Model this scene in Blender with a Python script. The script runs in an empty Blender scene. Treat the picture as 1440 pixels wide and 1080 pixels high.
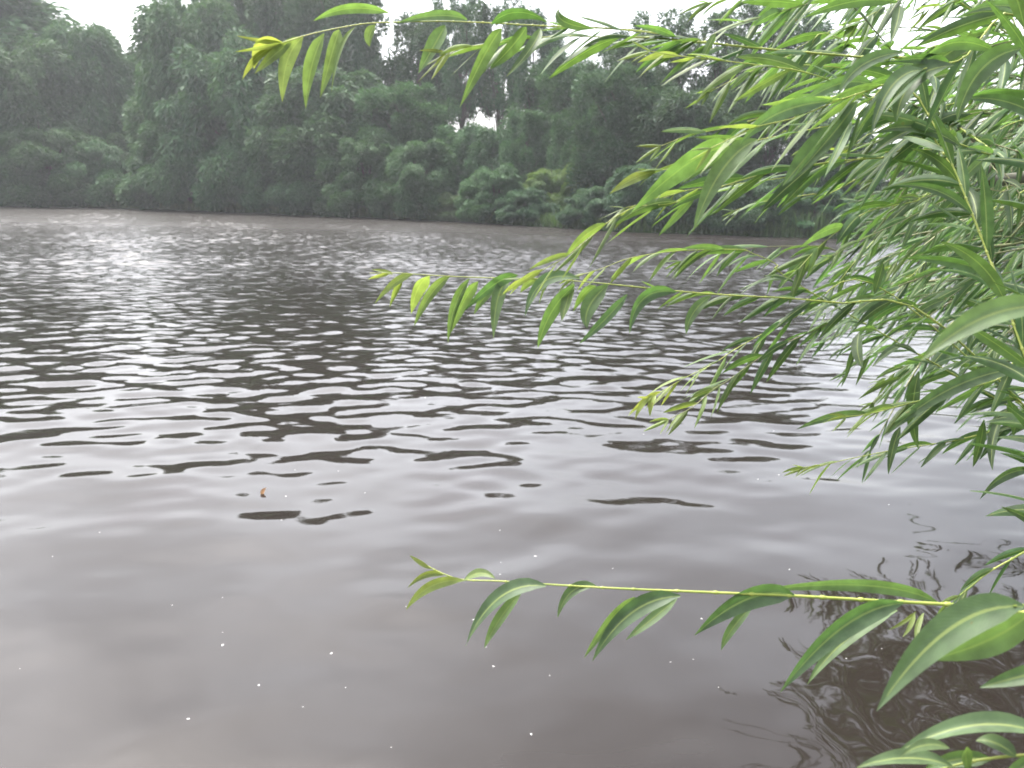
import bpy, math, random
import numpy as np
from mathutils import Vector, Matrix
R = math.radians
sc = bpy.context.scene
COL = sc.collection

# ------------------------------------------------------------------ camera, sky, sun, exposure
CAM_H = 2.0
F_PX = 1120.0                      # focal length in pixels of the 1440 px wide photograph
PITCH, ROLL = R(13.4), R(1.3)
fw = Vector((0, math.cos(PITCH), -math.sin(PITCH)))
rt0 = Vector((1, 0, 0)); up0 = rt0.cross(fw)
rt = rt0*math.cos(ROLL) + up0*math.sin(ROLL)
up = up0*math.cos(ROLL) - rt0*math.sin(ROLL)
CAM = Vector((0, 0, CAM_H))
cd = bpy.data.cameras.new("camera"); cam = bpy.data.objects.new("camera", cd); COL.objects.link(cam)
cam.matrix_world = Matrix(((rt.x, up.x, -fw.x, CAM.x), (rt.y, up.y, -fw.y, CAM.y), (rt.z, up.z, -fw.z, CAM.z), (0, 0, 0, 1)))
cd.sensor_width = 36; cd.lens = 36*F_PX/1440
cd.clip_start = 0.05; cd.clip_end = 3000
cd.dof.use_dof = True; cd.dof.focus_distance = 1.5; cd.dof.aperture_fstop = (cd.lens/1000)/0.0030
sc.camera = cam

SUN_EL, SUN_AZ = R(63), R(-40)      # azimuth measured from +Y (straight ahead), negative = to the left
w = bpy.data.worlds.new("World"); sc.world = w; w.use_nodes = True
nt = w.node_tree; nt.nodes.clear()
def N(t, kind, **kw):
    n = t.nodes.new(kind)
    for k, v in kw.items(): setattr(n, k, v)
    return n
sky = N(nt, 'ShaderNodeTexSky', sky_type='NISHITA', sun_disc=False, sun_elevation=SUN_EL, sun_rotation=SUN_AZ,
        altitude=0, air_density=1.0, dust_density=6.0, ozone_density=1.0)
hs = N(nt, 'ShaderNodeHueSaturation'); hs.inputs['Saturation'].default_value = 0.36
tc = N(nt, 'ShaderNodeTexCoord')
cn = N(nt, 'ShaderNodeTexNoise'); cn.inputs['Scale'].default_value = 4.0; cn.inputs['Detail'].default_value = 4
cr = N(nt, 'ShaderNodeMapRange'); cr.inputs['From Min'].default_value = 0.3; cr.inputs['From Max'].default_value = 0.7
cr.inputs['To Min'].default_value = 0.82; cr.inputs['To Max'].default_value = 1.32
mx = N(nt, 'ShaderNodeMix', data_type='RGBA', blend_type='MULTIPLY'); mx.inputs[0].default_value = 1
bg = N(nt, 'ShaderNodeBackground'); bg.inputs['Strength'].default_value = 0.12
wo = N(nt, 'ShaderNodeOutputWorld')
L = nt.links.new
L(sky.outputs[0], hs.inputs['Color']); L(tc.outputs['Generated'], cn.inputs['Vector']); L(cn.outputs[0], cr.inputs[0])
L(hs.outputs[0], mx.inputs[6]); L(cr.outputs[0], mx.inputs[7]); L(mx.outputs[2], bg.inputs['Color']); L(bg.outputs[0], wo.inputs[0])

sd = bpy.data.lights.new("sun", 'SUN'); sd.energy = 1.0; sd.angle = R(25); sd.color = (1, .96, .9)
so = bpy.data.objects.new("sun", sd); COL.objects.link(so)
sdir = Vector((math.sin(SUN_AZ)*math.cos(SUN_EL), math.cos(SUN_AZ)*math.cos(SUN_EL), math.sin(SUN_EL)))
so.rotation_euler = sdir.to_track_quat('Z', 'Y').to_euler()

sc.view_settings.view_transform = 'Standard'; sc.view_settings.look = 'None'
sc.view_settings.gamma = 1; sc.view_settings.use_curve_mapping = False
sc.view_settings.exposure = 2.48
sc.render.engine = 'CYCLES'
sc.cycles.use_denoising = True
sc.cycles.max_bounces = 8; sc.cycles.transmission_bounces = 4; sc.cycles.diffuse_bounces = 4
sc.cycles.caustics_reflective = False; sc.cycles.caustics_refractive = False
sc.cycles.filter_width = 1.7

# ------------------------------------------------------------------ helpers
rng = np.random.default_rng(7); random.seed(7)
def ray(px, py):
    return fw + rt*((px-720)/F_PX) + up*((540-py)/F_PX)
def P(px, py, d):                    # point of the scene seen at a photo pixel, d metres deep
    return CAM + ray(px, py)*d
def G(px, py, z=0.0):                # where that sight line meets the level z
    r = ray(px, py); return CAM + r*((z-CAM_H)/r.z)
def smooth(a, b, x):
    t = np.clip((x-a)/(b-a), 0, 1); return t*t*(3-2*t)
def tag(o, label=None, cat=None, group=None, kind=None):
    if label: o['label'] = label
    if cat: o['category'] = cat
    if group: o['group'] = group
    if kind: o['kind'] = kind
    return o
def link(name, me, mat=None, parent=None):
    o = bpy.data.objects.new(name, me); COL.objects.link(o)
    if mat is not None and me is not None and not me.materials: me.materials.append(mat)
    if parent is not None: o.parent = parent
    return o
def quads(name, V, Q, smooth_=True, vcol=None, uv=None):
    """fast mesh from an (n,3) vertex array and an (m,4) face array"""
    V = np.ascontiguousarray(V, np.float32); Q = np.ascontiguousarray(Q, np.int32)
    me = bpy.data.meshes.new(name)
    me.vertices.add(len(V)); me.vertices.foreach_set('co', V.ravel())
    me.loops.add(Q.size); me.loops.foreach_set('vertex_index', Q.ravel())
    me.polygons.add(len(Q)); me.polygons.foreach_set('loop_start', np.arange(0, Q.size, 4, dtype=np.int32))
    me.update(calc_edges=True)
    me.polygons.foreach_set('use_smooth', np.full(len(Q), smooth_, bool))
    if vcol is not None:
        a = me.attributes.new('tint', 'FLOAT_COLOR', 'POINT')
        a.data.foreach_set('color', np.ascontiguousarray(vcol, np.float32).ravel())
    if uv is not None:
        l = me.uv_layers.new(name='UVMap')
        l.data.foreach_set('uv', np.ascontiguousarray(uv[Q.ravel()], np.float32).ravel())
    me.validate(); me.update()
    return me
class MB:
    """collects vertices and quads of one mesh"""
    def __init__(s): s.v = []; s.q = []; s.c = []; s.u = []; s.n = 0
    def add(s, V, Q, c=None, u=None):
        V = np.asarray(V, float).reshape(-1, 3)
        s.v.append(V); s.q.append(np.asarray(Q, int)+s.n); s.n += len(V)
        s.c.append(np.tile((0, 0, 0, 1.), (len(V), 1)) if c is None else np.asarray(c, float))
        s.u.append(np.zeros((len(V), 2)) if u is None else np.asarray(u, float))
    def tube(s, pts, rad, k=7, c=None):
        pts = np.asarray([tuple(p) for p in pts], float); n = len(pts)
        rad = np.broadcast_to(np.asarray(rad, float), (n,))
        T = np.gradient(pts, axis=0); T /= np.linalg.norm(T, axis=1)[:, None]+1e-9
        ref = np.array((0.31, 0.2, 0.93)); A = np.cross(T, ref); A /= np.linalg.norm(A, axis=1)[:, None]+1e-9
        B = np.cross(T, A)
        th = np.linspace(0, 2*np.pi, k, endpoint=False)
        V = pts[:, None] + rad[:, None, None]*(A[:, None]*np.cos(th)[None, :, None] + B[:, None]*np.sin(th)[None, :, None])
        i = np.arange(n-1)[:, None]*k; j = np.arange(k)[None]; j2 = (j+1) % k
        Q = np.stack([i+j, i+j2, i+k+j2, i+k+j], -1).reshape(-1, 4)
        s.add(V, Q, None if c is None else np.tile(c, (n*k, 1)))
    def build(s, name, mat, parent=None, smooth_=True):
        return link(name, quads(name, np.concatenate(s.v), np.concatenate(s.q), smooth_, np.concatenate(s.c), np.concatenate(s.u)), mat, parent)
def spline(pts, n):
    """Catmull-Rom through points, n samples"""
    p = [Vector(q) for q in pts]
    if len(p) == 2: return [p[0].lerp(p[1], i/(n-1)) for i in range(n)]
    p = [p[0]*2-p[1]] + p + [p[-1]*2-p[-2]]
    out = []; m = len(p)-3
    for i in range(n):
        u = i/(n-1)*m; k = min(int(u), m-1); t = u-k
        a, b, c, d = p[k:k+4]
        out.append(0.5*((2*b) + (c-a)*t + (2*a-5*b+4*c-d)*t*t + (3*b-a-3*c+d)*t*t*t))
    return out

# ------------------------------------------------------------------ materials
def newmat(name):
    m = bpy.data.materials.new(name); m.use_nodes = True; t = m.node_tree; t.nodes.clear()
    o = N(t, 'ShaderNodeOutputMaterial'); return m, t, o
def water_mat():
    m, t, o = newmat('river_water')
    p = N(t, 'ShaderNodeBsdfPrincipled'); l = t.links.new
    tc = N(t, 'ShaderNodeTexCoord'); mp = N(t, 'ShaderNodeMapping'); mp.inputs['Scale'].default_value = (1.0, 2.2, 1)
    no = N(t, 'ShaderNodeTexNoise'); no.inputs['Scale'].default_value = 3.2; no.inputs['Detail'].default_value = 2.5
    bp = N(t, 'ShaderNodeBump'); bp.inputs['Strength'].default_value = 1.0; bp.inputs['Distance'].default_value = 0.030
    l(tc.outputs['Object'], mp.inputs[0]); l(mp.outputs[0], no.inputs['Vector'])
    # ripples fade out in the lee of the near bank
    sp = N(t, 'ShaderNodeSeparateXYZ'); l(tc.outputs['Object'], sp.inputs[0])
    mr = N(t, 'ShaderNodeMapRange'); mr.interpolation_type = 'SMOOTHSTEP'
    mr.inputs['From Min'].default_value = 5.0; mr.inputs['From Max'].default_value = 22.0
    mr.inputs['To Min'].default_value = 0.02; mr.inputs['To Max'].default_value = 1.0
    l(sp.outputs['Y'], mr.inputs[0]); l(mr.outputs[0], bp.inputs['Strength'])
    l(no.outputs[0], bp.inputs['Height']); l(bp.outputs[0], p.inputs['Normal'])
    p.inputs['Base Color'].default_value = (0.0135, 0.0108, 0.0094, 1)
    rg_ = N(t, 'ShaderNodeMapRange'); rg_.inputs['From Min'].default_value = 12; rg_.inputs['From Max'].default_value = 45
    rg_.inputs['To Min'].default_value = .035; rg_.inputs['To Max'].default_value = .30; l(sp.outputs['Y'], rg_.inputs[0]); l(rg_.outputs[0], p.inputs['Roughness'])
    p.inputs['IOR'].default_value = 1.333
    l(p.outputs[0], o.inputs[0]); return m
def leaf_mat(name, top, under, trans, young, tmix=.4, rough=.42):
    """willow leaf: greener upper face, grey-green underside, pale midrib, fine side veins; tint.r = brightness, tint.g = youth"""
    m, t, o = newmat(name); l = t.links.new
    at = N(t, 'ShaderNodeAttribute', attribute_name='tint'); sx = N(t, 'ShaderNodeSeparateColor'); l(at.outputs['Color'], sx.inputs[0])
    uv = N(t, 'ShaderNodeTexCoord'); su = N(t, 'ShaderNodeSeparateXYZ'); l(uv.outputs['UV'], su.inputs[0])
    geo = N(t, 'ShaderNodeNewGeometry')
    def mix(f, a, b, bt='MIX'):
        n = N(t, 'ShaderNodeMix', data_type='RGBA', blend_type=bt)
        for s, v in ((n.inputs[0], f), (n.inputs[6], a), (n.inputs[7], b)):
            if isinstance(v, (int, float)): s.default_value = v
            elif isinstance(v, tuple): s.default_value = (*v, 1)
            else: l(v, s)
        return n.outputs[2]
    def math_(op, a, b=None, c=None):
        n = N(t, 'ShaderNodeMath', operation=op)
        for i, v in enumerate((a, b, c)):
            if v is None: continue
            if isinstance(v, (int, float)): n.inputs[i].default_value = v
            else: l(v, n.inputs[i])
        return n.outputs[0]
    face = mix(geo.outputs['Backfacing'], top, under)
    face = mix(math_('MULTIPLY', sx.outputs[1], .85), face, young)
    # mottling, brown spots
    no = N(t, 'ShaderNodeTexNoise'); no.inputs['Scale'].default_value = 60; no.inputs['Detail'].default_value = 3
    l(uv.outputs['Object'], no.inputs['Vector'])
    mr = N(t, 'ShaderNodeMapRange'); mr.inputs['From Min'].default_value = .3; mr.inputs['From Max'].default_value = .7
    mr.inputs['To Min'].default_value = .75; mr.inputs['To Max'].default_value = 1.2; l(no.outputs[0], mr.inputs[0])
    br = math_('MULTIPLY', mr.outputs[0], math_('MULTIPLY_ADD', sx.outputs[0], .9, .55))
    cmb = N(t, 'ShaderNodeCombineColor'); [l(br, cmb.inputs[i]) for i in range(3)]
    face = mix(1.0, face, cmb.outputs[0], 'MULTIPLY')
    sp = math_('GREATER_THAN', no.outputs[0], .715)
    face = mix(math_('MULTIPLY', sp, .7), face, (0.12, .075, .03))
    # midrib and veins from the leaf's own coordinates (u across, v along)
    au = math_('ABSOLUTE', math_('SUBTRACT', su.outputs['X'], .5))
    rib = math_('LESS_THAN', au, .045)
    face = mix(math_('MULTIPLY', rib, .75), face, (0.30, .36, .12))
    vein = math_('SINE', math_('MULTIPLY_ADD', au, -55.0, math_('MULTIPLY', su.outputs['Y'], 170.0)))
    bp = N(t, 'ShaderNodeBump'); bp.inputs['Strength'].default_value = .10; bp.inputs['Distance'].default_value = .0004; l(vein, bp.inputs['Height'])
    p = N(t, 'ShaderNodeBsdfPrincipled'); l(face, p.inputs['Base Color']); p.inputs['Roughness'].default_value = rough
    l(bp.outputs[0], p.inputs['Normal']); p.inputs['Specular IOR Level'].default_value = .35
    tr = N(t, 'ShaderNodeBsdfTranslucent')
    tcol = mix(math_('MULTIPLY', sx.outputs[1], .8), trans, (0.37, .40, .06))
    tcol = mix(1.0, tcol, cmb.outputs[0], 'MULTIPLY'); l(tcol, tr.inputs[0])
    ms = N(t, 'ShaderNodeMixShader'); ms.inputs[0].default_value = tmix
    l(p.outputs[0], ms.inputs[1]); l(tr.outputs[0], ms.inputs[2]); l(ms.outputs[0], o.inputs[0])
    return m
def crown_mat(name, dark, light, trans, tmix=.3):
    m, t, o = newmat(name); l = t.links.new
    at = N(t, 'ShaderNodeAttribute', attribute_name='tint'); sx = N(t, 'ShaderNodeSeparateColor'); l(at.outputs['Color'], sx.inputs[0])
    oi = N(t, 'ShaderNodeObjectInfo')
    n = N(t, 'ShaderNodeMix', data_type='RGBA'); l(sx.outputs[0], n.inputs[0]); n.inputs[6].default_value = (*dark, 1); n.inputs[7].default_value = (*light, 1)
    hv = N(t, 'ShaderNodeHueSaturation'); l(n.outputs[2], hv.inputs['Color'])
    m1 = N(t, 'ShaderNodeMapRange'); m1.inputs['To Min'].default_value = .80; m1.inputs['To Max'].default_value = 1.2; l(oi.outputs['Random'], m1.inputs[0]); l(m1.outputs[0], hv.inputs['Value'])
    m2 = N(t, 'ShaderNodeMapRange'); m2.inputs['To Min'].default_value = .488; m2.inputs['To Max'].default_value = .512; l(oi.outputs['Random'], m2.inputs[0]); l(m2.outputs[0], hv.inputs['Hue'])
    p = N(t, 'ShaderNodeBsdfPrincipled'); l(hv.outputs[0], p.inputs['Base Color']); p.inputs['Roughness'].default_value = .6; p.inputs['Specular IOR Level'].default_value = .25
    tr = N(t, 'ShaderNodeBsdfTranslucent'); tr.inputs[0].default_value = (*trans, 1)
    ms = N(t, 'ShaderNodeMixShader'); ms.inputs[0].default_value = tmix
    l(p.outputs[0], ms.inputs[1]); l(tr.outputs[0], ms.inputs[2]); l(ms.outputs[0], o.inputs[0]); return m
def noisy_mat(name, a, b, scale, rough=.8, bump=0.0, stretch=(1, 1, 1)):
    m, t, o = newmat(name); l = t.links.new
    tc = N(t, 'ShaderNodeTexCoord'); mp = N(t, 'ShaderNodeMapping'); mp.inputs['Scale'].default_value = stretch; l(tc.outputs['Object'], mp.inputs[0])
    no = N(t, 'ShaderNodeTexNoise'); no.inputs['Scale'].default_value = scale; no.inputs['Detail'].default_value = 5; l(mp.outputs[0], no.inputs['Vector'])
    n = N(t, 'ShaderNodeMix', data_type='RGBA'); n.inputs[6].default_value = (*a, 1); n.inputs[7].default_value = (*b, 1)
    mr = N(t, 'ShaderNodeMapRange'); mr.inputs['From Min'].default_value = .35; mr.inputs['From Max'].default_value = .65; l(no.outputs[0], mr.inputs[0]); l(mr.outputs[0], n.inputs[0])
    p = N(t, 'ShaderNodeBsdfPrincipled'); p.inputs['Roughness'].default_value = rough; l(n.outputs[2], p.inputs['Base Color'])
    if bump:
        bp = N(t, 'ShaderNodeBump'); bp.inputs['Distance'].default_value = bump; l(no.outputs[0], bp.inputs['Height']); l(bp.outputs[0], p.inputs['Normal'])
    l(p.outputs[0], o.inputs[0]); return m

M_WATER = water_mat()
M_LEAF = leaf_mat('willow_leaf', (.036, .084, .026), (.080, .122, .064), (.098, .205, .036), (.17, .215, .045), .40, .5)
M_STEM = noisy_mat('willow_stem', (.20, .25, .035), (.30, .33, .07), 40, .45)
M_WOODY = noisy_mat('willow_twig_bark', (.10, .12, .04), (.17, .17, .07), 50, .6)
M_BARK = noisy_mat('grey_bark', (.055, .045, .035), (.12, .10, .08), 6, .9, .02, (1, 1, .25))
M_LIMB = noisy_mat('smooth_limb_bark', (.07, .07, .045), (.13, .125, .09), 14, .75, .0015, (1, 1, .4))
M_FARBARK = noisy_mat('dark_bark', (.035, .03, .024), (.08, .07, .055), 3, .9, .02, (1, 1, .2))
M_WILLOW = crown_mat('willow_crown', (.026, .074, .034), (.088, .190, .076), (.06, .12, .035))
M_DARK = crown_mat('alder_crown', (.020, .056, .028), (.062, .132, .056), (.05, .09, .03))
M_PALE = crown_mat('pale_crown', (.042, .090, .038), (.10, .175, .068), (.10, .17, .04))
M_LIME = crown_mat('lime_crown', (.040, .080, .028), (.085, .15, .046), (.15, .23, .04), .4)
M_SOIL = noisy_mat('bank_soil', (.035, .035, .018), (.06, .075, .03), .6, .95, .05)
M_GRASS = crown_mat('bank_grass', (.045, .085, .030), (.11, .17, .06), (.08, .14, .03))
M_FLECK = noisy_mat('white_fluff', (.27, .27, .26), (.38, .38, .37), 200, .8)
M_DRYLEAF = noisy_mat('dry_leaf', (.42, .20, .08), (.55, .32, .15), 80, .6)

# ------------------------------------------------------------------ river and terrain
# far waterline, read as points on the water plane
FAR = [(-400, 235), (-130, 112)] + [tuple(G(x, y).xy) for x, y in ((0, 289), (200, 294), (420, 302), (650, 312), (850, 325), (1100, 334), (1440, 343))] + [(70, 30), (150, 24), (400, 20)]
FX = np.array([p[0] for p in FAR]); FY = np.array([p[1] for p in FAR])
def yfar(x): return np.interp(x, FX, FY)
NEAR_Y = 1.25
WR = np.random.default_rng(21)
NW = 84
lam = np.exp(WR.uniform(np.log(.16), np.log(1.5), NW))
wdir = WR.normal(R(-6), R(27), NW)
ph = WR.uniform(0, 2*np.pi, NW)
kk = 2*np.pi/lam
kx, ky = kk*np.sin(wdir), kk*np.cos(wdir)
shape = np.exp(-(np.log(lam/.40)**2)/(2*.5**2))
shape /= math.sqrt((shape**2).sum()/2)             # unit rms slope
def wave(x, y, spacing=None):
    x = np.asarray(x, float); y = np.asarray(y, float)
    z = np.zeros_like(x)
    calm = .026 + .030*smooth(3.0, 8.0, y) + .075*smooth(9, 28, y)
    patch = 1 + .35*np.sin(.23*x+.31*y+1.0)*np.sin(.41*x-.17*y) + .2*np.sin(.9*x+.5*y)
    edge = smooth(0, 5, yfar(x)-y)*.6+.4
    s = calm*patch*edge
    for i in range(NW):
        f = s*(shape[i]/kk[i])
        # the short ripples die first in the lee of the bank
        f = f*(1 - (1-smooth(2.5, 6.5, y))*(1-smooth(.2, .6, lam[i]))*.62)
        if spacing is not None: f = f*smooth(2.0, 3.5, lam[i]/spacing)
        z += f*np.sin(kx[i]*x + ky[i]*y + ph[i])
    # long lazy swell slanting in on the left
    z += .0055*np.sin(2*np.pi*(.55*x+.84*y)/1.35+.4)*(1-smooth(5, 10, y)) + .0040*np.sin(2*np.pi*(-.2*x+.98*y)/.95+2)*(1-smooth(5, 9, y))
    # fine crossing ripples around the willow's drowned twigs
    loc = np.exp(-((x-1.75)/.75)**2-((y-2.5)/.8)**2)
    for a_, l_, p_ in ((.3, .26, 0.), (-.7, .19, 1.), (1.2, .30, 2.), (-1.4, .22, 4.)):
        z += loc*.019*l_/6.283*np.sin(6.283/l_*(x*math.sin(a_)+y*math.cos(a_))+p_+2*np.sin(3*x+2*y))
    return z
rr = [.9]
while rr[-1] < 170: rr.append(rr[-1] + (.018 + .05*float(smooth(5, 30, rr[-1])) if rr[-1] < 75 else rr[-1]*.006))
rr = np.array(rr); dr = np.gradient(rr); nr, nth = len(rr), 950
th = np.linspace(R(-52), R(52), nth)
RR, TH = np.meshgrid(rr, th, indexing='ij')
X = RR*np.sin(TH); Y = RR*np.cos(TH)
Z = wave(X, Y, np.maximum(dr[:, None]+RR*0, RR*(th[1]-th[0])*.6))
i = np.arange(nr-1)[:, None]*nth; j = np.arange(nth-1)[None]
Q = np.stack([i+j, i+j+1, i+nth+j+1, i+nth+j], -1).reshape(-1, 4)[:, ::-1]
tag(link('river_water', quads('river_water', np.stack([X, Y, Z], -1).reshape(-1, 3), Q), M_WATER), kind='structure')
del X, Y, Z, RR, TH, Q

def ground_z(x, y):
    f = y - yfar(x); n = NEAR_Y - y
    z = np.full(np.shape(x), -1.3)
    z = z + smooth(-3, .3, f)*1.35 + smooth(.0, 5, f)*.9 + smooth(5, 60, f)*1.5
    z = z + smooth(-1.2, .15, n)*1.45 + smooth(0.1, 2.0, n)*.3
    return z + .06*np.sin(x*1.3+y*.7)*smooth(0, 2, np.abs(z+1.3)) 
gx = np.concatenate([np.linspace(-500, -82, 60), np.linspace(-80, 60, 240), np.linspace(62, 500, 60)])
gy = np.concatenate([np.linspace(-60, -2, 20), np.linspace(-1.5, 3, 30), np.linspace(3.5, 90, 240), np.linspace(92, 700, 60)])
GX, GY = np.meshgrid(gx, gy, indexing='ij'); GZ = ground_z(GX, GY)
i = np.arange(len(gx)-1)[:, None]*len(gy); j = np.arange(len(gy)-1)[None]
Q = np.stack([i+j, i+len(gy)+j, i+len(gy)+j+1, i+j+1], -1).reshape(-1, 4)
tag(link('ground', quads('ground', np.stack([GX, GY, GZ], -1).reshape(-1, 3), Q), M_SOIL), kind='structure')

# ------------------------------------------------------------------ far bank trees
def sprays(centres, radii, counts, size, droop, wind, tintc, rg):
    """many small leaf sprays spread through clumps; returns V, Q, colours"""
    C = np.repeat(centres, counts, 0); Rr = np.repeat(radii, counts, 0); T = np.repeat(tintc, counts)
    n = len(C)
    cdir = centres*np.array((1, 1, 0.)); cdir = cdir/(np.linalg.norm(cdir, axis=1)[:, None]+.3) + rg.normal(size=centres.shape)*.35
    CD = np.repeat(cdir, counts, 0)
    d = rg.normal(size=(n, 3)); d /= np.linalg.norm(d, axis=1)[:, None]
    rad = rg.uniform(.25, 1.05, n)**.6
    Pp = C + d*rad[:, None]*Rr
    ax = d*.45 + CD*.6 + rg.normal(size=(n, 3))*.38 + np.array(wind); ax[:, 2] -= droop
    ax /= np.linalg.norm(ax, axis=1)[:, None]
    s = np.cross(ax, rg.normal(size=(n, 3))); s /= np.linalg.norm(s, axis=1)[:, None]+1e-9
    ln = size*rg.uniform(.6, 1.5, n); wd = ln*rg.uniform(.10, .19, n)
    nrm = np.cross(ax, s)
    a = Pp; b = Pp + ax*(ln*.45)[:, None] + s*wd[:, None] + nrm*(wd*.3)[:, None]
    c = Pp + ax*ln[:, None]; c[:, 2] -= ln*.12
    e = Pp + ax*(ln*.5)[:, None] - s*wd[:, None] + nrm*(wd*.3)[:, None]
    V = np.stack([a, b, c, e], 1).reshape(-1, 3); Qd = np.arange(4*n).reshape(-1, 4)
    tv = np.clip(T + rg.normal(size=n)*.22, 0, 1)
    col = np.repeat(np.stack([tv, tv*0, tv*0, tv*0+1], 1), 4, 0)
    return V, Qd, col
def make_tree(seed, kind):
    """returns (crown mesh, trunk mesh) of a tree 10 m tall and about 10 m wide, base at the origin"""
    rg = np.random.default_rng(seed)
    cl, rd = [], []
    tr = MB()
    if kind == 'dome':            # broad willow, foliage almost to the ground
        n = 150
        for k in range(n):
            z = rg.uniform(.06, .95)**.85
            a = rg.uniform(0, 2*np.pi)
            env = 4.6*math.sqrt(max(0, 1-((z-.38)/.62)**2)) if z > .38 else 4.6*(.82+.18*z/.38)
            rho = env*math.sqrt(rg.uniform(.12, 1))*rg.uniform(.82, 1.06)
            r = rg.uniform(.50, 1.30)*(1.1-.35*z)
            cl.append((rho*math.cos(a), rho*math.sin(a), z*9.6)); rd.append((r, r, r*rg.uniform(.8, 1.7)))
        per, size, droop = 640, .34, .45
        stems, first, tk = 4, .04, .22
    elif kind == 'bush':          # low wide willow scrub (height 10 is squashed when placed)
        n = 105
        for k in range(n):
            z = rg.uniform(.10, .92); a = rg.uniform(0, 2*np.pi)
            env = 5.0*math.sqrt(max(0, 1-z**2.2))
            rho = env*math.sqrt(rg.uniform(.1, 1))*rg.uniform(.85, 1.06)
            r = rg.uniform(.6, 1.45)*(1.1-.4*z)
            cl.append((rho*math.cos(a), rho*math.sin(a), z*9.2)); rd.append((r, r, r*rg.uniform(.8, 1.2)))
        per, size, droop = 900, .34, .55
        stems, first, tk = 5, .03, .12
    elif kind == 'tall':          # upright dark tree, ragged top, some gaps
        n = 110
        for k in range(n):
            z = .22 + .76*rg.uniform(0, 1)**.9; a = rg.uniform(0, 2*np.pi)
            env = 3.9*math.sqrt(max(0.03, 1-((z-.5)/.55)**2))
            rho = env*math.sqrt(rg.uniform(.02, 1))*rg.uniform(.7, 1.15)
            r = rg.uniform(.35, .95)*(1.15-.45*z)
            cl.append((rho*math.cos(a), rho*math.sin(a), z*10)); rd.append((r, r, r*rg.uniform(1.0, 2.2)))
        per, size, droop = 430, .27, -.25
        stems, first, tk = 2, .12, .20
    else:                         # 'airy': slim tall trunk(s), loose clumps, sky between them
        n = 74
        for k in range(n):
            z = .48 + .51*rg.uniform(0, 1); a = rg.uniform(0, 2*np.pi)
            env = 3.3*math.sqrt(max(0.05, 1-((z-.62)/.45)**2))
            rho = env*math.sqrt(rg.uniform(.02, 1))*rg.uniform(.6, 1.1)
            r = rg.uniform(.22, .68)*(1.2-.4*z)
            cl.append((rho*math.cos(a), rho*math.sin(a), z*10)); rd.append((r, r, r*rg.uniform(.9, 2.0)))
        per, size, droop = 250, .22, -.2
        stems, first, tk = 2, .3, .13
    cl = np.array(cl); rd = np.array(rd)
    tint = np.clip(rg.normal(.5, .17, len(cl)), 0, 1)
    cnt = np.maximum(60, (per*(rd[:, 0]/rd[:, 0].mean())**1.6).astype(int))
    V, Qd, col = sprays(cl, rd, cnt, size, droop, (-.15, 0, 0), tint, rg)
    crown = quads('crown', V, Qd, True, col)
    # trunks and limbs
    tops = []
    for s_ in range(stems):
        a = 2*np.pi*s_/stems + rg.uniform(0, 1); lean = rg.uniform(.25, .9) if stems > 2 else rg.uniform(.1, .5)
        h = rg.uniform(7.0, 9.3)
        pts = [(0.12*math.cos(a), .12*math.sin(a), -.6)]
        for q in range(1, 8):
            f = q/7
            pts.append((lean*2.2*f*math.cos(a)+rg.normal()*.12, lean*2.2*f*math.sin(a)+rg.normal()*.12, h*f))
        pp = spline(pts, 22); tr.tube(pp, np.linspace(tk, .03, 22), 7); tops.append(pp)
    for k in rg.permutation(len(cl))[:min(len(cl), 34)]:
        pp = tops[rg.integers(len(tops))]
        st = min(20, max(2, int(22*max(first, cl[k][2]/10*.62))))
        a = pp[st]; b = Vector(cl[k]); m_ = a.lerp(b, .5) + Vector((0, 0, .35 + rg.uniform(0, .3)))
        tr.tube(spline([a, m_, b], 8), np.linspace(tk*.30, .012, 8), 5)
    trunk = quads('trunk', np.concatenate(tr.v), np.concatenate(tr.q))
    ext = (float(np.percentile(V[:, 2], 99.6)), 2*float(np.percentile(np.abs(V[:, 0]), 99)))
    return crown, trunk, ext
PROTO = {}
for kd, seeds in (('dome', (1, 2, 3)), ('bush', (4, 5, 6)), ('tall', (7, 8, 9)), ('airy', (10, 11, 12))):
    PROTO[kd] = [make_tree(s_, kd) for s_ in seeds]
CROWN_COPIES = {}
def plant(name, px, back, top, wpx, kd, var, mat, label, cat, group, base_py=None, depth_k=1.0):
    """stand a tree on the far bank in the photo column px, `back` metres behind the waterline, its top at photo row `top`"""
    r = ray(px, 300); lo, hi = 5.0, 250.0
    for _ in range(40):             # where the column crosses the waterline
        m_ = (lo+hi)/2
        if m_*r.y - yfar(m_*r.x) > 0: hi = m_
        else: lo = m_
    k = lo + back/abs(r.y)
    x, y = r.x*k, r.y*k
    dep = Vector((x, y, 0)).dot(Vector((fw.x, fw.y, 0)))
    # height so that the top reaches the photo row
    rr_ = ray(px, top); q = math.hypot(x, y)/math.hypot(rr_.x, rr_.y); ztop = CAM_H + rr_.z*q
    gz = float(ground_z(np.array(x), np.array(y)))
    hgt = ztop - gz; wid = wpx/F_PX*dep*1.03
    e = bpy.data.objects.new(name, None); COL.objects.link(e)
    e.location = (x, y, gz-.05); e.rotation_euler = (0, 0, random.uniform(0, 6.28))
    cm, tm, (hk, wk) = PROTO[kd][var]
    e.scale = (wid/wk, wid/wk*depth_k, hgt/hk)
    tag(e, label, cat, group)
    key = (kd, var, mat.name)
    if key not in CROWN_COPIES:
        c2 = cm.copy(); c2.materials.append(mat); CROWN_COPIES[key] = c2
    if not tm.materials: tm.materials.append(M_FARBARK)
    link('trunk', tm, None, e); link('crown', CROWN_COPIES[key], None, e)
    return e
WOOD = 'trees along the far bank'; SCRUB = 'willow bushes along the far waterline'
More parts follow.
